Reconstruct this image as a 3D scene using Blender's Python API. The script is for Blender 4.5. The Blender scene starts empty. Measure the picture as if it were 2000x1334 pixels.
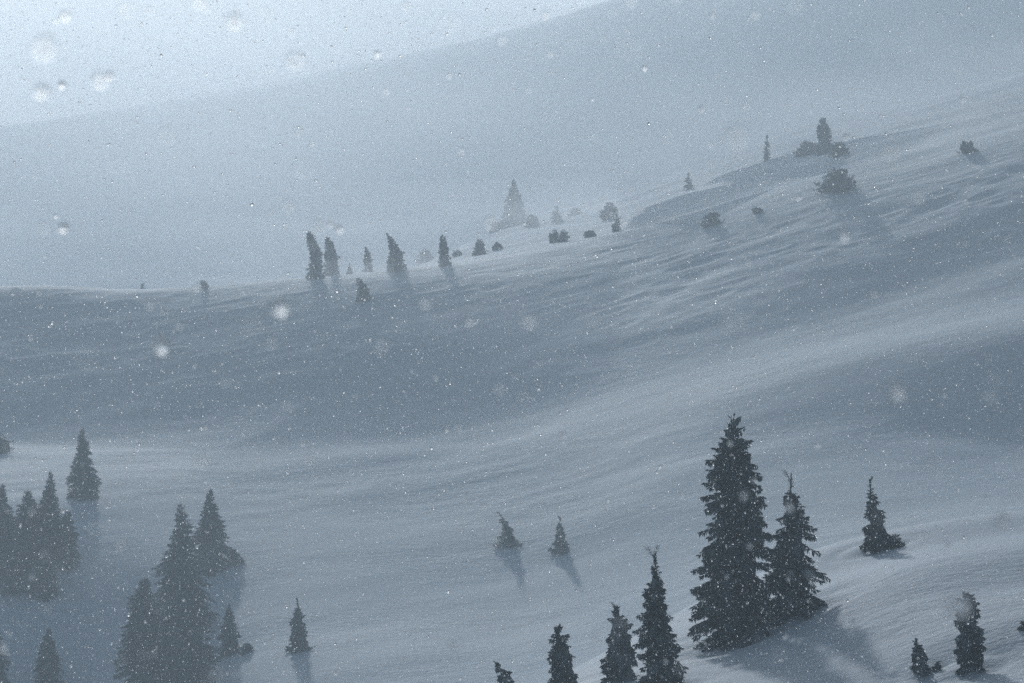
import bpy, math, random
import numpy as np

rnd = random.Random(11)
rng = np.random.default_rng(11)
SC = bpy.context.scene
COL = SC.collection
F = 5671.0          # focal length in photo pixels (2000 px wide)

# ------------------------------------------------------------------ camera
cam_d = bpy.data.cameras.new('camera')
cam = bpy.data.objects.new('camera', cam_d); COL.objects.link(cam)
cam.location = (0, 0, 0); cam.rotation_euler = (math.radians(90), 0, 0)
cam_d.sensor_width = 36; cam_d.lens = 18 * F / 1000
cam_d.clip_start = 0.1; cam_d.clip_end = 9000
cam_d.dof.use_dof = True; cam_d.dof.focus_distance = 170
cam_d.dof.aperture_fstop = 9.0
SC.camera = cam

# ------------------------------------------------------------------ light
SUN_EL, SUN_AZ = math.radians(22.5), math.radians(-8)     # azimuth from +Y, + = to the right
world = bpy.data.worlds.new('World'); SC.world = world; world.use_nodes = True
nt = world.node_tree; nt.nodes.clear()
sky = nt.nodes.new('ShaderNodeTexSky'); sky.sky_type = 'NISHITA'; sky.sun_disc = False
sky.sun_elevation = SUN_EL; sky.sun_rotation = SUN_AZ
sky.altitude = 1500; sky.air_density = 1.0; sky.dust_density = 7.0; sky.ozone_density = 2.0
bg = nt.nodes.new('ShaderNodeBackground'); bg.inputs['Strength'].default_value = 0.078
wo = nt.nodes.new('ShaderNodeOutputWorld')
hs = nt.nodes.new('ShaderNodeHueSaturation'); hs.inputs['Saturation'].default_value = .68
nt.links.new(sky.outputs[0], hs.inputs['Color']); 
# thin cloud lit from behind: a broad white aureole round the veiled sun
GLOW, GLOW_POW = 60.0, 20.0
tcw = nt.nodes.new('ShaderNodeTexCoord'); dt = nt.nodes.new('ShaderNodeVectorMath'); dt.operation = 'DOT_PRODUCT'
dt.inputs[1].default_value = (math.sin(SUN_AZ)*math.cos(SUN_EL), math.cos(SUN_AZ)*math.cos(SUN_EL), math.sin(SUN_EL))
nt.links.new(tcw.outputs['Generated'], dt.inputs[0])
mx0 = nt.nodes.new('ShaderNodeMath'); mx0.operation = 'MAXIMUM'; mx0.inputs[1].default_value = 0.0
pw = nt.nodes.new('ShaderNodeMath'); pw.operation = 'POWER'; pw.inputs[1].default_value = GLOW_POW
ml = nt.nodes.new('ShaderNodeMath'); ml.operation = 'MULTIPLY'; ml.inputs[1].default_value = GLOW
nt.links.new(dt.outputs['Value'], mx0.inputs[0]); nt.links.new(mx0.outputs[0], pw.inputs[0]); nt.links.new(pw.outputs[0], ml.inputs[0])
ad = nt.nodes.new('ShaderNodeVectorMath'); ad.operation = 'ADD'
nt.links.new(hs.outputs[0], ad.inputs[0]); nt.links.new(ml.outputs[0], ad.inputs[1]); nt.links.new(ad.outputs[0], bg.inputs[0]); nt.links.new(bg.outputs[0], wo.inputs[0])
sd = bpy.data.lights.new('sun', 'SUN'); sd.energy = 5.0; sd.angle = math.radians(2.6)
sd.color = (0.94, 0.975, 1.0)
sun = bpy.data.objects.new('sun', sd); COL.objects.link(sun)
sun.rotation_euler = (math.pi/2 - SUN_EL, 0, math.pi - SUN_AZ)
sun.location = (-100, 500, 300)
SC.view_settings.view_transform = 'Standard'; SC.view_settings.look = 'None'
SC.view_settings.gamma = 1; SC.view_settings.use_curve_mapping = False
SC.view_settings.exposure = -1.40
SC.render.engine = 'CYCLES'
SC.cycles.max_bounces = 8; SC.cycles.volume_bounces = 6; SC.cycles.diffuse_bounces = 3
SC.cycles.use_denoising = False

# ------------------------------------------------------------------ helpers
def tag(o, label=None, cat=None, group=None, kind=None):
    if label: o['label'] = label
    if cat: o['category'] = cat
    if group: o['group'] = group
    if kind: o['kind'] = kind
    return o

def mesh_obj(name, V, Fc, mat, parent=None, smooth=False):
    """V (n,3) array; Fc list of face arrays, each (m,3) or (m,4)."""
    V = np.asarray(V, dtype=np.float32)
    if not isinstance(Fc, (list, tuple)): Fc = [Fc]
    Fc = [np.asarray(f, dtype=np.int32) for f in Fc if len(f)]
    loops = np.concatenate([f.ravel() for f in Fc])
    tot = np.concatenate([np.full(len(f), f.shape[1], dtype=np.int32) for f in Fc])
    st = np.concatenate([[0], np.cumsum(tot)[:-1]]).astype(np.int32)
    me = bpy.data.meshes.new(name)
    me.vertices.add(len(V)); me.vertices.foreach_set('co', V.ravel())
    me.loops.add(len(loops)); me.loops.foreach_set('vertex_index', loops)
    me.polygons.add(len(tot)); me.polygons.foreach_set('loop_start', st)
    me.update(calc_edges=True)
    me.polygons.foreach_set('use_smooth', np.full(len(tot), smooth))
    me.materials.append(mat)
    o = bpy.data.objects.new(name, me); COL.objects.link(o)
    if parent is not None: o.parent = parent
    return o

def new_mat(name):
    m = bpy.data.materials.new(name); m.use_nodes = True
    n = m.node_tree; p = n.nodes['Principled BSDF']
    return m, n, p

def N(n, t, **kw):
    nd = n.nodes.new(t)
    for k, v in kw.items():
        if k in nd.inputs: nd.inputs[k].default_value = v
        else: setattr(nd, k, v)
    return nd

# ------------------------------------------------------------------ materials
def snow_material():
    m, n, p = new_mat('snow')
    p.inputs['Roughness'].default_value = 0.75
    p.inputs['Specular IOR Level'].default_value = 0.2
    geo = N(n, 'ShaderNodeNewGeometry')
    def noise(scale, det, rough, sx, sy, rot=0.0):
        mp = N(n, 'ShaderNodeMapping'); mp.inputs['Scale'].default_value = (sx, sy, 1)
        mp.inputs['Rotation'].default_value = (0, 0, rot)
        n.links.new(geo.outputs['Position'], mp.inputs['Vector'])
        t = N(n, 'ShaderNodeTexNoise', Scale=scale, Detail=det, Roughness=rough)
        n.links.new(mp.outputs[0], t.inputs['Vector']); return t
    big = noise(0.035, 3, .5, 1, .7)
    cr = N(n, 'ShaderNodeValToRGB')
    cr.color_ramp.elements[0].position = .3; cr.color_ramp.elements[0].color = (.60, .71, .82, 1)
    cr.color_ramp.elements[1].position = .7; cr.color_ramp.elements[1].color = (.71, .80, .88, 1)
    n.links.new(big.outputs[0], cr.inputs[0]); n.links.new(cr.outputs[0], p.inputs['Base Color'])
    b1 = noise(0.22, 6, .62, .55, 1.0, .25)         # wind ridges, metre scale
    b2 = noise(1.7, 6, .65, .7, 1.0, .1)            # wind crust
    pat = noise(0.06, 2, .5, .6, 1, .3)             # crusted and smooth patches
    pr = N(n, 'ShaderNodeMapRange'); pr.inputs['From Min'].default_value = .38; pr.inputs['From Max'].default_value = .62
    pr.inputs['To Min'].default_value = .15
    n.links.new(pat.outputs[0], pr.inputs['Value'])
    bu1 = N(n, 'ShaderNodeBump', Distance=0.40)
    n.links.new(b1.outputs[0], bu1.inputs['Height']); n.links.new(pr.outputs[0], bu1.inputs['Strength'])
    bu2 = N(n, 'ShaderNodeBump', Distance=0.12)
    n.links.new(b2.outputs[0], bu2.inputs['Height']); n.links.new(bu1.outputs[0], bu2.inputs['Normal'])
    n.links.new(pr.outputs[0], bu2.inputs['Strength'])
    n.links.new(bu2.outputs[0], p.inputs['Normal'])
    return m

def needle_material(name, dark, light, scale=1.6):
    m, n, p = new_mat(name)
    p.inputs['Roughness'].default_value = 0.85
    p.inputs['Specular IOR Level'].default_value = 0.15
    geo = N(n, 'ShaderNodeNewGeometry')
    t = N(n, 'ShaderNodeTexNoise', Scale=scale, Detail=5, Roughness=.65)
    n.links.new(geo.outputs['Position'], t.inputs['Vector'])
    cr = N(n, 'ShaderNodeValToRGB')
    cr.color_ramp.elements[0].position = .42; cr.color_ramp.elements[0].color = (*dark, 1)
    cr.color_ramp.elements[1].position = .72; cr.color_ramp.elements[1].color = (*light, 1)
    n.links.new(t.outputs[0], cr.inputs[0]); n.links.new(cr.outputs[0], p.inputs['Base Color'])
    return m

SNOW = snow_material()
NEEDLE = needle_material('spruce_needles', (.012, .024, .028), (.24, .31, .33))
RIMED = needle_material('rimed_needles', (.05, .066, .074), (.34, .40, .43), 1.3)
BARK, bn, bp = new_mat('bark')
bp.inputs['Roughness'].default_value = .9
_t = N(bn, 'ShaderNodeTexNoise', Scale=9.0, Detail=4)
_c = N(bn, 'ShaderNodeValToRGB'); _c.color_ramp.elements[0].color = (.02, .017, .014, 1); _c.color_ramp.elements[1].color = (.07, .06, .055, 1)
bn.links.new(_t.outputs[0], _c.inputs[0]); bn.links.new(_c.outputs[0], bp.inputs['Base Color'])
FLAKE, fn, fp = new_mat('snowflake_ice')
fp.inputs['Base Color'].default_value = (.95, .97, 1, 1); fp.inputs['Roughness'].default_value = .5
_tr = N(fn, 'ShaderNodeBsdfGlass', Roughness=.5, IOR=1.31)
_mx = N(fn, 'ShaderNodeMixShader'); _mx.inputs[0].default_value = .68
fn.links.new(fp.outputs[0], _mx.inputs[1]); fn.links.new(_tr.outputs[0], _mx.inputs[2])
fn.links.new(_mx.outputs[0], fn.nodes['Material Output'].inputs['Surface'])

SOFTFLAKE = FLAKE.copy(); SOFTFLAKE.name = 'wet_snowflake'
_sm = SOFTFLAKE.node_tree
for _n in _sm.nodes:
    if _n.type == 'MIX_SHADER':
        _r = N(_sm, 'ShaderNodeBsdfRefraction', Roughness=.85, IOR=1.09); _r.inputs[0].default_value = (1, 1, 1, 1)
        _sm.links.new(_r.outputs[0], _n.inputs[2]); _n.inputs[0].default_value = .96

# ------------------------------------------------------------------ terrain height
# every row: distance, then (photo x, photo y) pairs of where the ground shows in the view axis frame
ROWS = [
 (60,  [(0,2000),(1000,1860),(2000,1790)]),
 (100, [(0,1900),(700,1760),(1000,1680),(1300,1620),(1600,1560),(2000,1500)]),
 (126, [(0,1800),(700,1580),(1000,1440),(1300,1402),(1500,1385),(1700,1366),(1850,1345),(2000,1302),(2400,1250)]),
 (133, [(0,1770),(700,1550),(1000,1410),(1300,1362),(1500,1335),(1700,1298),(1850,1240),(2000,1200),(2400,1150)]),
 (141, [(0,1730),(700,1520),(1000,1385),(1150,1345),(1300,1318),(1450,1290),(1600,1230),(1800,1172),(2000,1146),(2400,1120)]),
 (150, [(0,1700),(700,1490),(1000,1368),(1150,1318),(1300,1266),(1430,1238),(1600,1160),(1800,1096),(2000,1067),(2400,1020)]),
 (158, [(0,1700),(700,1480),(1000,1365),(1150,1303),(1300,1232),(1430,1200),(1600,1130),(1800,1073),(2000,1047),(2400,1000)]),
 (166, [(0,1700),(700,1490),(1000,1370),(1150,1292),(1350,1190),(1600,1072),(1720,1046),(1850,1020),(2000,1004),(2400,950)]),
 (200, [(0,1700),(700,1560),(1000,1450),(1300,1300),(1600,1190),(2000,1130),(2400,1080)]),
 (250, [(0,1650),(700,1560),(1000,1450),(1300,1320),(1600,1200),(2000,1130),(2400,1080)]),
 (300, [(0,1620),(300,1580),(500,1480),(700,1430),(1000,1380),(1300,1290),(1600,1190),(2000,1110),(2400,1060)]),
 (340, [(0,1440),(200,1420),(350,1340),(500,1275),(650,1250),(1000,1225),(1150,1190),(1300,1150),(1400,1118),(1600,1066),(2000,1016),(2400,975)]),
 (390, [(0,1036),(250,1038),(500,1032),(800,1012),(1000,986),(1200,936),(1300,908),(1400,892),(1700,866),(2000,852),(2400,810)]),
 (420, [(0,922),(250,912),(500,914),(850,889),(1000,867),(1300,798),(1700,702),(2000,632),(2400,560)]),
 (449, [(0,872),(200,858),(430,852),(850,818),(1000,790),(1300,712),(1700,632),(2000,562),(2400,480)]),
 (488, [(0,692),(200,684),(400,668),(600,650),(850,622),(1000,605),(1200,570),(1600,480),(2000,392),(2400,310)]),
 (520, [(0,562),(150,565),(270,574),(400,568),(600,545),(870,510),(1000,498),(1200,470),(1400,424),(1600,372),(1800,325),(2000,280),(2400,200)]),
 (545, [(0,600),(270,600),(400,590),(600,562),(870,508),(1000,486),(1200,450),(1400,398),(1600,340),(1800,293),(2000,245),(2400,170)]),
 (630, [(0,680),(400,670),(600,630),(800,530),(900,485),(1000,446),(1200,412),(1400,345),(1600,278),(1800,232),(2000,185),(2400,110)]),
 (710, [(0,700),(400,690),(600,650),(800,560),(1000,448),(1200,388),(1400,318),(1600,246),(1800,192),(2000,140),(2400,60)]),
 (850, [(0,700),(600,680),(1000,560),(1400,430),(1600,330),(1800,255),(2000,180),(2400,90)]),
 (950, [(0,700),(1000,620),(1600,470),(2000,330),(2400,230)]),
 (1400,[(-1500,300),(0,248),(250,212),(500,172),(1000,65),(1400,-50),(1700,-150),(2000,-250),(2600,-350),(3600,-390)]),
 (1700,[(0,300),(500,240),(1000,160),(2000,0)]),
 (2100,[(0,420),(1000,350),(2000,250)]),
]
UG = np.arange(-2500, 4501, 10.0)
DK = np.array([-400.0, -60.0, 0.0, 30.0] + [r[0] for r in ROWS])
ZK = []
for zc in (3.0, -1.0, -1.9, -6.2): ZK.append(np.full(len(UG), zc))
kern = np.exp(-0.5 * (np.arange(-12, 13) / 5.0) ** 2); kern /= kern.sum()
for d, pts in ROWS:
    xs, ys = zip(*pts)
    yy = np.interp(UG, xs, ys)
    yy = np.convolve(np.pad(yy, 12, 'edge'), kern, 'valid')
    ZK.append((667 - yy) * d / F)
ZK = np.array(ZK)
H_ = np.diff(DK)[:, None]; DEL = np.diff(ZK, axis=0) / H_
M_ = np.zeros_like(ZK)
for i in range(1, len(DK) - 1):
    a, b = DEL[i-1], DEL[i]
    w1, w2 = 2*H_[i] + H_[i-1], H_[i] + 2*H_[i-1]
    with np.errstate(divide='ignore', invalid='ignore'):
        hm = (w1 + w2) / (w1 / a + w2 / b)
    M_[i] = np.where(a * b > 0, hm, 0)
M_[0], M_[-1] = DEL[0], DEL[-1]

# value noise, vectorised
_perm = rng.random((256, 256))
def vnoise(x, y):
    xi, yi = np.floor(x).astype(int), np.floor(y).astype(int)
    fx, fy = x - xi, y - yi
    fx = fx*fx*fx*(fx*(fx*6-15)+10); fy = fy*fy*fy*(fy*(fy*6-15)+10)
    g = lambda a, b: _perm[a & 255, b & 255]
    return ((g(xi, yi)*(1-fx) + g(xi+1, yi)*fx)*(1-fy) + (g(xi, yi+1)*(1-fx) + g(xi+1, yi+1)*fx)*fy) * 2 - 1

DRIFTS = []
def height(x, y):
    x = np.asarray(x, float); y = np.asarray(y, float)
    u = 1000 + F * x / np.maximum(y, 60.0)
    ui = np.clip((u - UG[0]) / 10.0, 0, len(UG) - 1.001)
    i0 = ui.astype(int); fu = ui - i0
    yc = np.clip(y, DK[0], DK[-1])
    k = np.clip(np.searchsorted(DK, yc, 'right') - 1, 0, len(DK) - 2)
    def at(A, kk): return A[kk, i0] * (1 - fu) + A[kk, i0 + 1] * fu
    h = DK[k+1] - DK[k]; t = (yc - DK[k]) / h
    z = (at(ZK, k)*(1+2*t)*(1-t)**2 + at(M_, k)*h*t*(1-t)**2 + at(ZK, k+1)*t*t*(3-2*t) + at(M_, k+1)*h*t*t*(t-1))
    # rolling snow: drifts that grow with distance so the far face is as rough as the near bank
    s = np.clip(y / 520.0, .16, 1.6)
    c, sn = math.cos(.25), math.sin(.25)
    xr, yr = x*c + y*sn, -x*sn + y*c
    face = np.exp(-((y-488)/34)**2)           # the steep lee face is the roughest
    mask = np.clip(.45 + 1.1*vnoise(x/70+4, y/45+2), .12, 1)
    z = z + s * .55 * vnoise(xr/38, yr/21) + s * .30 * vnoise(xr/17+7, yr/9+3)
    z = z + mask * s * .09 * (1-2*np.abs(vnoise(xr/11+2, yr/4.2+5))) + mask*np.clip(y/600, .1, 1)*.035*(1-2*np.abs(vnoise(xr/4.8+9, yr/2.0+1)))
    z = z + face*(.42*vnoise(xr/26+3, yr/15+1) + .22*vnoise(xr/8+5, yr/5) + .13*(1-2*np.abs(vnoise(xr/5+8, yr/2.6))))
    for dx, dy, dr_ in DRIFTS:
        q = np.hypot((x-dx+.2*dr_)/(1.5*dr_), (y-dy)/(1.1*dr_))
        z = z + .20*dr_**.7*np.exp(-(q*1.35)**2) - .10*dr_**.7*np.exp(-((q-1.25)/.35)**2)
    return z

for _px, _py, _w in ((1436,1238,168),(1546,1192,128),(1290,1336,92),(1212,1326,62),(1106,1352,76),(1716,1064,64),(1898,1302,72),(1800,1312,38)):
    _d = np.linspace(126, 166, 300); _x = (_px-1000)/F*_d
    _i = np.argmin(np.abs(height(_x, _d) - (667-_py)/F*_d))
    DRIFTS.append((_x[_i], _d[_i], _w/F*_d[_i]*.62))

def build_ground():
    def spaced(segs):
        out = []
        for a, b, n in segs: out.append(np.linspace(a, b, n, endpoint=False))
        out.append([segs[-1][1]]); return np.concatenate(out)
    ys = spaced([(-400, 0, 14), (0, 110, 20), (110, 172, 130), (172, 320, 30), (320, 470, 150), (470, 540, 150), (540, 740, 130), (740, 1420, 80), (1420, 2100, 16)])
    us = spaced([(-3400, -1200, 40), (-1200, 1200, 560), (1200, 3400, 41)])
    Y, U = np.meshgrid(ys, us, indexing='ij')
    X = U / F * np.sqrt(Y**2 + 90.0**2)
    Z = height(X, Y)
    nr, nc = Y.shape
    V = np.stack([X, Y, Z], -1).reshape(-1, 3)
    r = np.arange(nr-1)[:, None] * nc + np.arange(nc-1)[None, :]
    Q = np.stack([r, r+1, r+nc+1, r+nc], -1).reshape(-1, 4)
    o = mesh_obj('snow_ground', V, Q, SNOW, smooth=True)
    tag(o, kind='structure'); return V
GV = build_ground()

# ------------------------------------------------------------------ haze
def build_haze():
    x0, x1 = GV[:, 0].min() - 20, GV[:, 0].max() + 20
    y0, y1 = GV[:, 1].min() - 20, GV[:, 1].max() + 20
    z0, z1 = GV[:, 2].min() - 1.0, max(GV[:, 2].max(), 300) + 4
    V = [(x, y, z) for x in (x0, x1) for y in (y0, y1) for z in (z0, z1)]
    Q = [(0,1,3,2),(4,6,7,5),(0,4,5,1),(2,3,7,6),(0,2,6,4),(1,5,7,3)]
    m = bpy.data.materials.new('snowy_air'); m.use_nodes = True
    n = m.node_tree; n.nodes.clear()
    out = N(n, 'ShaderNodeOutputMaterial'); v = N(n, 'ShaderNodeVolumePrincipled')
    v.inputs['Color'].default_value = (.735, .865, .955, 1)
    v.inputs['Density'].default_value = HAZE
    v.inputs['Anisotropy'].default_value = HAZE_G
    n.links.new(v.outputs[0], out.inputs['Volume'])
    tag(mesh_obj('haze', V, np.array(Q), m), kind='stuff')
VEILS = True
HAZE, HAZE_G = 0.00072, 0.5
build_haze()

# ------------------------------------------------------------------ blowing snow: soft drifting veils
def veil(loc, rad, dens, g, nscale, name='blowing_snow', rot=0.0):
    """an ellipsoid of thicker blowing snow that thins out to nothing at its rim"""
    m = bpy.data.materials.new(name); m.use_nodes = True; n = m.node_tree; n.nodes.clear()
    out = N(n, 'ShaderNodeOutputMaterial'); v = N(n, 'ShaderNodeVolumePrincipled')
    v.inputs['Color'].default_value = (.93, .96, 1, 1); v.inputs['Anisotropy'].default_value = g
    tc = N(n, 'ShaderNodeTexCoord')
    ln = N(n, 'ShaderNodeVectorMath', operation='LENGTH'); n.links.new(tc.outputs['Object'], ln.inputs[0])
    fall = N(n, 'ShaderNodeMapRange', interpolation_type='SMOOTHERSTEP')
    fall.inputs['From Min'].default_value = 1.0; fall.inputs['From Max'].default_value = .05
    n.links.new(ln.outputs['Value'], fall.inputs['Value'])
    nz = N(n, 'ShaderNodeTexNoise', Scale=nscale, Detail=2.0)
    n.links.new(tc.outputs['Object'], nz.inputs['Vector'])
    nr = N(n, 'ShaderNodeMapRange'); nr.inputs['From Min'].default_value = .35; nr.inputs['From Max'].default_value = .68
    n.links.new(nz.outputs[0], nr.inputs['Value'])
    mu = N(n, 'ShaderNodeMath', operation='MULTIPLY'); n.links.new(fall.outputs[0], mu.inputs[0]); n.links.new(nr.outputs[0], mu.inputs[1])
    m2 = N(n, 'ShaderNodeMath', operation='MULTIPLY'); m2.inputs[1].default_value = dens; n.links.new(mu.outputs[0], m2.inputs[0])
    n.links.new(m2.outputs[0], v.inputs['Density']); n.links.new(v.outputs[0], out.inputs['Volume'])
    K, J = 20, 10
    V = [(0, 0, -1)] + [(math.sin(math.pi*j/J)*math.cos(2*math.pi*k/K), math.sin(math.pi*j/J)*math.sin(2*math.pi*k/K), -math.cos(math.pi*j/J)) for j in range(1, J) for k in range(K)] + [(0, 0, 1)]
    T = [(0, 1+(k+1) % K, 1+k) for k in range(K)] + [(1+(J-2)*K+k, 1+(J-2)*K+(k+1) % K, len(V)-1) for k in range(K)]
    Q = [(1+j*K+k, 1+j*K+(k+1) % K, 1+(j+1)*K+(k+1) % K, 1+(j+1)*K+k) for j in range(J-2) for k in range(K)]
    o = mesh_obj(name, V, [np.array(T), np.array(Q)], m)
    o.location = loc; o.scale = rad; o.rotation_euler = (0, 0, rot)
    tag(o, kind='stuff'); return o
if VEILS:
    veil((-380, 1350, 160), (620, 320, 135), .003, .8, 1.2, 'fog_bank')
    veil((40, 1385, 165), (240, 120, 70), .028, .8, 1.8, 'fog_bank')
    veil((-80, 1290, 165), (440, 300, 130), .009, .6, 1.5, 'fog_bank')
    veil((-110, 900, 40), (330, 320, 95), .007, .6, 1.6, 'fog_bank')
    veil((0, 598, 24), (125, 66, 17), .015, .5, 2.2)
    veil((58, 690, 46), (75, 130, 24), .012, .3, 1.6)
    veil((112, 690, 60), (80, 130, 26), .010, .3, 1.6)
    veil((85, 590, 40), (70, 50, 16), .007, .3, 2.0)
    veil((-165, 1385, 120), (380, 130, 60), .028, .8, 1.8, 'fog_bank')
    veil((-28, 517, 11), (62, 26, 8), .04, .5, 2.6)
    veil((-55, 372, -29), (42, 44, 9), .005, .3, 2.0)
    veil((20, 470, 4), (75, 26, 11), .010, .5, 2.4)

# ------------------------------------------------------------------ placing on the ground
def spot(px, py, d0, d1):
    """point where the sight line through (px,py) of the photo meets the snow between d0 and d1 metres"""
    ds = np.linspace(d0, d1, 400)
    xs = (px - 1000) / F * ds
    e = height(xs, ds) - (667 - py) / F * ds
    i = np.argmin(np.abs(e))
    return xs[i], ds[i], float(height(xs[i], ds[i]))

# ------------------------------------------------------------------ trees
def kites(S, D, L, W, up=None):
    """one leaf-shaped quad per spray: start S, direction D, length L, width W"""
    n = len(S)
    R = rng.normal(size=(n, 3)); R[:, 2] *= .6
    side = np.cross(D, R); side /= np.linalg.norm(side, axis=1)[:, None] + 1e-9
    a = S; c = S + D * L[:, None]
    mid = S + D * (L * rng.uniform(.3, .55, n))[:, None]
    b = mid + side * (W * .5)[:, None]; d = mid - side * (W * .5)[:, None]
    V = np.stack([a, b, c, d], 1).reshape(-1, 3)
    Q = np.arange(4 * n).reshape(n, 4)
    return V, Q

def tube(P, Rr, k=6):
    P = np.asarray(P, float); V = []; Q = []
    for i, p in enumerate(P):
        t = P[min(i+1, len(P)-1)] - P[max(i-1, 0)]; t /= np.linalg.norm(t) + 1e-9
        a = np.cross(t, (1, 0, 0.01)); a /= np.linalg.norm(a) + 1e-9; b = np.cross(t, a)
        for j in range(k):
            an = 2*math.pi*j/k; V.append(p + Rr[i]*(math.cos(an)*a + math.sin(an)*b))
    for i in range(len(P)-1):
        for j in range(k): Q.append((i*k+j, i*k+(j+1) % k, (i+1)*k+(j+1) % k, (i+1)*k+j))
    return np.array(V), np.array(Q)

def merge(parts):
    Vs, Qs, o = [], [], 0
    for V, Q in parts:
        Vs.append(V); Qs.append(Q + o); o += len(V)
    return np.concatenate(Vs), np.concatenate(Qs)

PROF = {
 'spire': [(0,.92),(.08,1),(.25,.92),(.45,.72),(.65,.46),(.82,.25),(.93,.11),(1,.02)],
 'full':  [(0,.85),(.08,1),(.28,.98),(.5,.9),(.68,.68),(.82,.45),(.93,.22),(1,.03)],
 'column':[(0,.9),(.12,1),(.4,.82),(.7,.62),(.88,.42),(.96,.25),(1,.1)],
 'lumpy': [(0,1),(.2,.95),(.35,.72),(.5,.8),(.65,.62),(.78,.66),(.9,.42),(1,.1)],
 'dome':  [(0,1),(.3,.86),(.6,.62),(.85,.36),(1,.1)],
 'skirt': [(0,1),(.06,1),(.13,.5),(.2,.42),(.32,.5),(.42,.28),(.55,.36),(.66,.15),(.76,.24),(.88,.08),(1,.03)],
}
def tree(px, top, base, width, dr, label, kind='spire', cat='spruce tree', name='spruce_tree', bend=0.0, lean=0.0,
         dens=1.0, spray=1.0, rime=False, group=None, sink=0.25, asym=0.0, shoots=0, tiers=.55, core=.45):
    x, y, z = spot(px, base, *dr)
    H = (base - top) / F * y + sink; R = width / 2 / F * y
    root = bpy.data.objects.new(name, None); COL.objects.link(root)
    root.location = (x, y, z - sink); root.empty_display_size = .5
    tag(root, label, cat, group)
    mat = RIMED if rime else NEEDLE
    pp = PROF[kind]; pt = np.array([p[0] for p in pp]); pr = np.array([p[1] for p in pp])
    prof = lambda t: np.interp(t, pt, pr)
    ph = rng.uniform(0, 6)
    def axis(t):
        t = np.asarray(t, float)
        ox = lean*H*t + bend*H*np.clip(t-.45, 0, 1)**2*3.0 + .008*H*np.sin(t*9+ph)
        return np.stack([ox, .01*H*np.sin(t*7+ph*2), H*(t - abs(bend)*.9*np.clip(t-.75, 0, 1)**1.5*2)], -1)
    # trunk
    ts = np.linspace(0, 1.0, 11); r0 = max(.05, H*.014)
    V, Q = tube(axis(ts), r0*(1-ts*.97), 7)
    mesh_obj('trunk', V, Q, BARK, root, True)
    dome = kind == 'dome'
    pxm = y / F * 1.95                       # metres per rendered pixel
    sl = (max(pxm*2.2, .26) if R > .5 else max(pxm*1.8, .4*R)) * spray
    # boughs
    nb = int(np.clip(H/tiers*(8 + 6*R), 40, 520))
    tb = rng.random(nb)**.85 * .97
    nl = max(5, int(H/tiers))
    az = rng.uniform(0, 2*math.pi, nb)
    tq = (np.floor(tb*nl) + .5 + .5*np.sin(az*1.0+ph+tb*5) + .3*np.sin(az*3+ph*5) + rng.normal(0, .24, nb))/nl
    tb = np.clip(tq, .015, .97) if not dome else tb
    Lb = R*prof(tb)*(1.02 + .34*vnoise(az*1.0+ph*3, tb*nl*.33+ph) + .13*rng.normal(size=nb))
    Lb = np.clip(Lb, .05*R, 1.1*R)*(1+asym*np.cos(az))
    out = np.stack([np.cos(az), np.sin(az), 0*az], -1)
    side = np.stack([-np.sin(az), np.cos(az), 0*az], -1)
    droop = np.interp(tb, [0, .5, .85, 1], [.62, .55, .2, -.7]) + rng.normal(0, .09, nb)
    if dome: droop[:] = rng.uniform(-.25, .3, nb)
    if kind == 'skirt': droop = np.where(tb < .2, -.02, .3)
    area = H*R*np.mean(prof(np.linspace(0, 1, 20)))*2
    n = int(np.clip(dens*area/(sl*sl*.2)*9.5, 300, 60000))
    b = rng.choice(nb, n, p=Lb**1.25/np.sum(Lb**1.25))
    s = rng.uniform(.12, 1, n)**.75
    hw = .30*Lb[b]*np.sqrt(np.clip(1.02-s, 0, 1))*np.clip(s*3, .3, 1)
    w = rng.uniform(-1, 1, n)
    o_, sd_ = out[b], side[b]
    P = axis(tb)[b] + o_*(Lb[b]*s)[:, None] + sd_*(hw*w)[:, None]
    P[:, 2] += -droop[b]*Lb[b]*s**1.3 + .22*Lb[b]*np.clip(s-.62, 0, 1) - np.abs(w)*hw*.25
    hang = rng.random(n) < (.48 if not dome else .1)
    D = o_*rng.uniform(.3, 1.0, n)[:, None] + sd_*(np.sign(w)*rng.uniform(.2, .9, n))[:, None]
    D[:, 2] += np.where(tb[b] > .9, .8, -rng.uniform(-.05, .5, n)) if not dome else rng.uniform(-.2, 1.0, n)
    D[hang] = rng.normal(0, .22, (hang.sum(), 3)) + o_[hang]*.2 + np.array([0, 0, -1.0])
    D /= np.linalg.norm(D, axis=1)[:, None]
    ln = sl*rng.uniform(.5, 1.2, n)*np.where(hang, 1.7-.8*s, 1.1-.3*s)
    ln = np.minimum(ln, Lb[b]*.7+.6*pxm)
    wr = (.55 if rime else .36)
    parts = [kites(P, D, ln, ln*wr*rng.uniform(.7, 1.3, n))]
    # upright leader sprays
    k = 26; tl = rng.uniform(.88, 1.0, k); D = rng.normal(0, .35, (k, 3)); D[:, 2] = 1; D /= np.linalg.norm(D, axis=1)[:, None]
    if not dome: parts.append(kites(axis(tl), D, np.full(k, sl*.8), np.full(k, sl*.25)))
    # dense inner foliage around the stem
    if core > 0:
        K, J = 16, int(np.clip(H/(R*.3), 8, 40))
        tt = np.linspace(.0, .93 if not dome else .98, J); AA = axis(tt)
        V = []
        for i in range(J):
            an = np.arange(K)*2*math.pi/K
            rr = R*core*prof(tt[i])*(1+.35*vnoise(an*1.6+ph, np.full(K, tt[i]*H*1.2/max(R, .4)+ph)))*min(1, (J-1-i)/2.5+.02)
            rr = rr*(1+.16*rng.normal(size=K))
            V.append(np.stack([AA[i, 0]+rr*np.cos(an)*(1+asym*.6*np.cos(an)), AA[i, 1]+rr*np.sin(an), np.full(K, AA[i, 2])], -1))
        V = np.concatenate(V)
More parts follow.
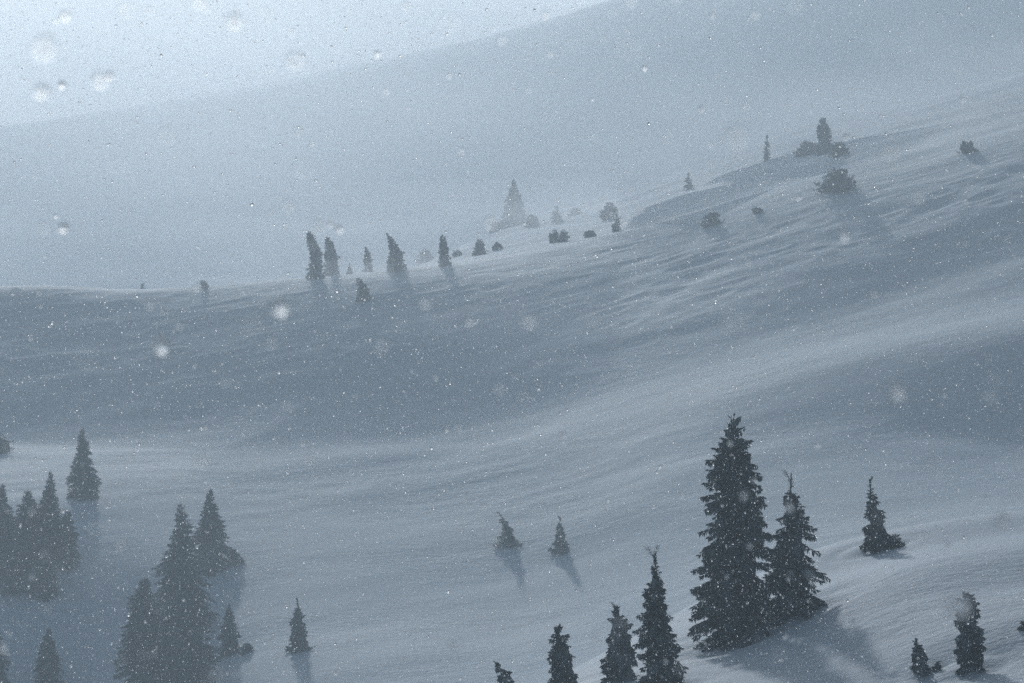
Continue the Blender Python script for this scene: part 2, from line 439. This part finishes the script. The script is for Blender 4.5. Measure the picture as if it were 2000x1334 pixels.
        Q = np.array([(i*K+j, i*K+(j+1) % K, (i+1)*K+(j+1) % K, (i+1)*K+j) for i in range(J-1) for j in range(K)])
        parts.append((V, Q))
    V, Q = merge(parts)
    mesh_obj('crown' if cat != 'shrub' else 'foliage', V, Q, mat, root)
    # bare shoots that stand out of the top
    for q in range(shoots):
        t0 = rng.uniform(.9, .98) if q else .97
        p0 = axis(t0); a = rng.uniform(0, 2*math.pi)
        ln = H*rng.uniform(.06, .12)
        dv = np.array([math.cos(a)*.7 - .1 + lean*2, math.sin(a)*.4, 1.0 if q < 2 else .5]); dv /= np.linalg.norm(dv)
        pts = [p0 + dv*ln*f + np.array([0, 0, .12*ln*f*f]) for f in (-.3, .2, .6, 1.0)]
        pv = [tube(pts, np.array([.42, .36, .3, .16])*pxm, 5)]
        for f in (.35, .55, .72, .88):
            for sg in (-1, 1):
                e0 = p0 + dv*ln*f
                ev = dv*.45 + np.array([sg*.8, rng.uniform(-.4, .4), .1])
                pv.append(tube([e0, e0+ev*ln*.16, e0+ev*ln*.3], np.array([.3, .25, .12])*pxm, 4))
        V, Q = merge(pv); mesh_obj('shoot', V, Q, mat, root)
    return root

BANK = 'spruces on the near snow bank'
# ---- near bank, right
tree(1436, 812, 1238, 168, (144,158), 'tallest and broadest dark spruce on the near snow bank', 'full', dens=1.5, tiers=.7, asym=.05, group=BANK, core=.42, sink=.5)
tree(1546, 930, 1192, 128, (146,164), 'dark spruce with long drooping right-hand boughs beside the tallest spruce', 'spire', dens=1.25, group=BANK, asym=.12, shoots=1)
tree(1290, 1078, 1336, 92, (130,150), 'slim spruce with bare twin shoots on top, left of the tallest spruce', 'spire', dens=1.4, group=BANK, lean=-.05, shoots=2)
tree(1212, 1186, 1326, 62, (132,152), 'stubby rime-caked spruce with a lumpy left edge, beside a slim spruce', 'column', rime=True, dens=1.6, group=BANK, lean=-.04, shoots=2, core=.75)
tree(1106, 1226, 1352, 76, (126,148), 'low ragged spruce at the bottom edge with top bent left and one twig reaching out', 'column', dens=1.5, group=BANK, lean=-.12, shoots=3, core=.6)
tree(1000, 1284, 1366, 46, (124,150), 'little spruce cut by the bottom edge, tip leaning hard to the left', 'column', dens=1.5, group=BANK, bend=-.3, lean=-.1, shoots=2, core=.6)
tree(1716, 940, 1064, 64, (156,166), 'lone medium spruce standing on the crest of the near bank', 'spire', dens=1.5, group=BANK, lean=-.13, shoots=1)
tree(1898, 1162, 1302, 72, (126,140), 'rime-laden spruce with rounded tiers and antler-like top shoots, far right', 'lumpy', rime=True, dens=1.3, group=BANK, lean=-.06, shoots=4, core=.6)
tree(1800, 1250, 1312, 38, (126,140), 'tiny lumpy rime-covered spruce with two sprigs on top', 'lumpy', rime=True, dens=1.5, group=BANK, lean=-.15, shoots=2, core=.85)
tree(1826, 1290, 1310, 20, (126,140), 'small half-buried sprig beside the tiny lumpy spruce', 'dome', 'shrub', 'shrub', rime=True, dens=1.5, lean=.25, core=.7)
tree(2002, 1212, 1226, 34, (126,148), 'dark shrub tip poking from the snow at the right edge', 'dome', 'shrub', 'shrub', dens=1.5, core=.7)
tree(1745, 1042, 1068, 40, (156,166), 'low bushy growth at the foot of the lone spruce on the crest', 'dome', 'shrub', 'shrub', dens=1.5, core=.5)

# ---- valley, left
LV = 'hazy spruces in the valley at the left'
tree(30, 1010, 1150, 70, (335,400), 'half-hidden low spruce in front of the left clump, near the edge', 'full', dens=1.4, group=LV)
tree(86, 1030, 1160, 64, (335,400), 'low broad spruce in front of the left clump, under its tallest tree', 'full', dens=1.4, group=LV)
tree(160, 835, 970, 68, (395,438), 'hazy slim spruce standing clear above the others at the left', 'spire', dens=1.5, group=LV, asym=.1)
tree(97, 918, 1098, 76, (355,410), 'tallest ragged spruce of the dense clump at the left edge', 'spire', dens=1.6, group=LV)
tree(56, 958, 1102, 80, (355,410), 'broad spruce with layered left boughs in the left clump', 'full', dens=1.5, group=LV, asym=-.15)
tree(6, 945, 1112, 84, (355,410), 'spruce cut by the left edge of the clump', 'spire', dens=1.6, group=LV)
tree(132, 1000, 1106, 56, (355,410), 'smallest spruce at the right side of the left clump', 'column', dens=1.5, group=LV)
tree(353, 980, 1240, 140, (325,380), 'tall spruce rising from the middle of the bottom-left clump', 'spire', dens=1.6, group=LV)
tree(411, 955, 1110, 88, (355,410), 'spruce with a slender top behind and right of the bottom-left clump', 'spire', dens=1.6, group=LV)
tree(282, 1128, 1345, 100, (325,375), 'blunt-topped spruce on the left side of the bottom-left clump', 'full', dens=1.5, group=LV, asym=-.1)
tree(360, 1170, 1362, 130, (325,370), 'broad low spruce in front of the bottom-left clump', 'full', dens=1.5, group=LV)
tree(447, 1180, 1276, 50, (322,365), 'small spruce just right of the bottom-left clump', 'spire', dens=1.6, group=LV)
tree(482, 1256, 1274, 34, (322,365), 'low shrub to the right of the small spruce', 'dome', 'shrub', 'shrub', core=.6)
tree(584, 1172, 1268, 56, (322,365), 'solitary small spruce with a side branch low on the snow, lower middle', 'skirt', dens=1.4, group=LV, core=.35, spray=1.2, shoots=1, lean=-.03)
tree(582, 1190, 1268, 44, (324,367), 'bushy young spruce growing tight behind the solitary one', 'column', dens=1.6, group=LV, core=.6)
tree(95, 1226, 1345, 74, (325,375), 'squat spruce at the bottom edge, below the left clump', 'spire', dens=1.6, group=LV)
tree(-4, 1215, 1350, 50, (325,375), 'dim spruce cut by the bottom-left corner', 'spire', dens=1.5, group=LV)
tree(-14, 842, 884, 90, (425,470), 'dark shrub mass at the left edge, above the clump', 'dome', 'shrub', 'shrub', core=.8)
tree(456, 1072, 1102, 40, (345,400), 'low bush at the right foot of the slender-topped hazy spruce', 'dome', 'shrub', 'shrub', core=.4, spray=1.3)
SP = 'half-buried saplings in the middle of the valley'
tree(992, 1000, 1064, 64, (365,410), 'half-buried sapling with a tip bent left, the left of the pair', 'skirt', cat='sapling', name='sapling', dens=1.5, bend=-.25, lean=-.05, core=.3, shoots=2, spray=1.3, group=SP)
tree(1094, 1012, 1076, 60, (355,410), 'half-buried upright sapling, the right of the pair', 'skirt', cat='sapling', name='sapling', dens=1.5, core=.3, spray=1.3, shoots=1, group=SP)

# ---- ridge
RG = 'rime-covered spruces along the windswept ridge'
rk = dict(rime=True, dens=1.6, group=RG, sink=.4)
tree(616, 450, 544, 34, (505,532), 'leftmost tall ridge spruce with its tip bent left', 'column', bend=-.16, core=.65, **rk)
tree(648, 463, 540, 32, (505,534), 'blunt-headed spruce right beside the leftmost ridge spruce', 'column', bend=-.12, core=.7, **rk)
tree(719, 478, 528, 18, (530,570), 'faint thin spruce just beyond the ridge', 'column', bend=-.1, core=.6, **rk)
tree(770, 453, 529, 40, (505,532), 'hook-tipped ridge spruce with ragged right-hand branches', 'spire', bend=-.22, asym=.25, core=.5, **rk)
tree(868, 459, 519, 24, (505,532), 'narrow upright spruce on the ridge, near its middle', 'column', bend=-.08, core=.6, **rk)
tree(711, 543, 584, 28, (470,518), 'bent dark spruce standing below the ridge line on the slope', 'column', bend=-.3, core=.7, **rk)
tree(683, 513, 533, 16, (505,545), 'small faint conifer on the ridge between two taller ones', 'spire', core=.6, **rk)
tree(1003, 350, 447, 56, (615,700), 'tall broad spruce fading into the haze behind the ridge', 'spire', core=.6, **rk)
SHR = 'rime-covered shrubs on the upper slope'
sk = dict(kind='dome', cat='shrub', name='shrub', rime=True, dens=.9, sink=.45, core=.28, spray=1.7, group=SHR)
def shrub(px, top, base, w, dr, label, **k):
    a = dict(sk); a.update(k); return tree(px, top, base, w, dr, label, **a)
shrub(398, 547, 563, 20, (505,540), 'small round shrub on the left part of the ridge')
shrub(278, 552, 570, 12, (505,540), 'faint shrub left of all others on the ridge')
shrub(937, 466, 497, 28, (520,580), 'cone-shaped shrub beside the narrow ridge spruce')
shrub(971, 472, 487, 17, (540,620), 'little dome shrub right of the cone-shaped one')
shrub(893, 487, 501, 16, (520,580), 'smallest shrub just right of the narrow ridge spruce')
shrub(831, 472, 500, 36, (600,660), 'faint wide shrub in the mist behind the ridge')
shrub(1038, 418, 442, 30, (615,700), 'bushy growth right of the tall misty spruce')
shrub(968, 424, 448, 20, (615,700), 'faint bush left of the tall misty spruce')
shrub(1088, 390, 418, 24, (545,620), 'pale upright bush beyond the tall misty spruce', kind='column')
shrub(1124, 394, 408, 24, (560,640), 'pale flat bush farthest up behind the ridge')
shrub(1190, 408, 440, 36, (590,680), 'large dome shrub on the bright snow behind the ridge')
shrub(1083, 446, 473, 20, (540,620), 'left half of the twin square shrubs')
shrub(1101, 447, 472, 20, (540,620), 'right half of the twin square shrubs')
shrub(1152, 450, 463, 24, (545,620), 'low flat shrub between the twin shrubs and the slim one')
shrub(1204, 440, 470, 18, (545,600), 'slim upright shrub under the large dome shrub', kind='column')
shrub(1392, 414, 438, 44, (515,625), 'dark dome shrub alone on the right of the ridge')
shrub(1480, 412, 422, 22, (515,625), 'tiny dark shrub right of the lone dome shrub')
shrub(1345, 325, 352, 16, (515,625), 'very faint upright bush high on the right slope', kind='column')
shrub(1498, 242, 290, 12, (515,625), 'very faint thin bush near the skyline of the right slope', kind='column')
shrub(1575, 274, 302, 50, (515,625), 'broad shrub leaning against the upper-right spruce')
shrub(1640, 276, 304, 40, (515,625), 'ragged shrub right of the upper-right spruce')
shrub(1636, 328, 372, 84, (515,625), 'widest mound-shaped shrub on the upper right slope')
shrub(1890, 275, 297, 40, (515,625), 'dim shrub high near the right edge')
tree(1610, 232, 300, 36, (515,625), 'upper-right spruce with a knobbly top rising out of shrubs', 'column', bend=-.05, core=.7, **rk)

# ------------------------------------------------------------------ falling snow
def falling_snow():
    parts = []
    def batch(n, d0, d1, s0, s1, expo=1.0):
        inv = rng.uniform(0, 1, n)
        d = d0 + (d1-d0)*inv**expo
        u = rng.uniform(-1500, 1500, n); v = rng.uniform(-900, 900, n)
        P = np.stack([u/F*d, d, v/F*d], -1)
        s = rng.uniform(s0, s1, n)*rng.lognormal(0, .4, n)
        ok = P[:, 2] > height(P[:, 0], P[:, 1]) + .3
        P, s = P[ok], s[ok]; n = len(P)
        # a lumpy ice grain: stretched octahedron, random turn
        B = np.array([(1,0,0),(-1,0,0),(0,1,0),(0,-1,0),(0,0,1),(0,0,-1)], float)
        Qm, _ = np.linalg.qr(rng.normal(size=(n, 3, 3)))
        V = (B[None]*rng.uniform(.7, 1.2, (n, 6, 1))) @ Qm * s[:, None, None] + P[:, None, :]
        T = np.array([(0,2,4),(2,1,4),(1,3,4),(3,0,4),(2,0,5),(1,2,5),(3,1,5),(0,3,5)])
        return V.reshape(-1, 3), (T[None] + (np.arange(n)*6)[:, None, None]).reshape(-1, 3)
    parts.append(batch(95000, 25, 90, .0035, .008))        # fine grain of distant flakes
    parts.append(batch(9000, 10, 25, .002, .004))
    V, T = merge(parts)
    tag(mesh_obj('falling_snow', V, T, FLAKE, smooth=True), kind='stuff')
    parts = [batch(420, 7, 20, .003, .005),               # big wet flakes, then the near ones that blur to discs
             batch(560, 2.2, 7, .0020, .0048), batch(120, 1.2, 2.2, .0018, .0034)]
    V, T = merge(parts)
    tag(mesh_obj('falling_snow', V, T, SOFTFLAKE, smooth=True), kind='stuff')
falling_snow()
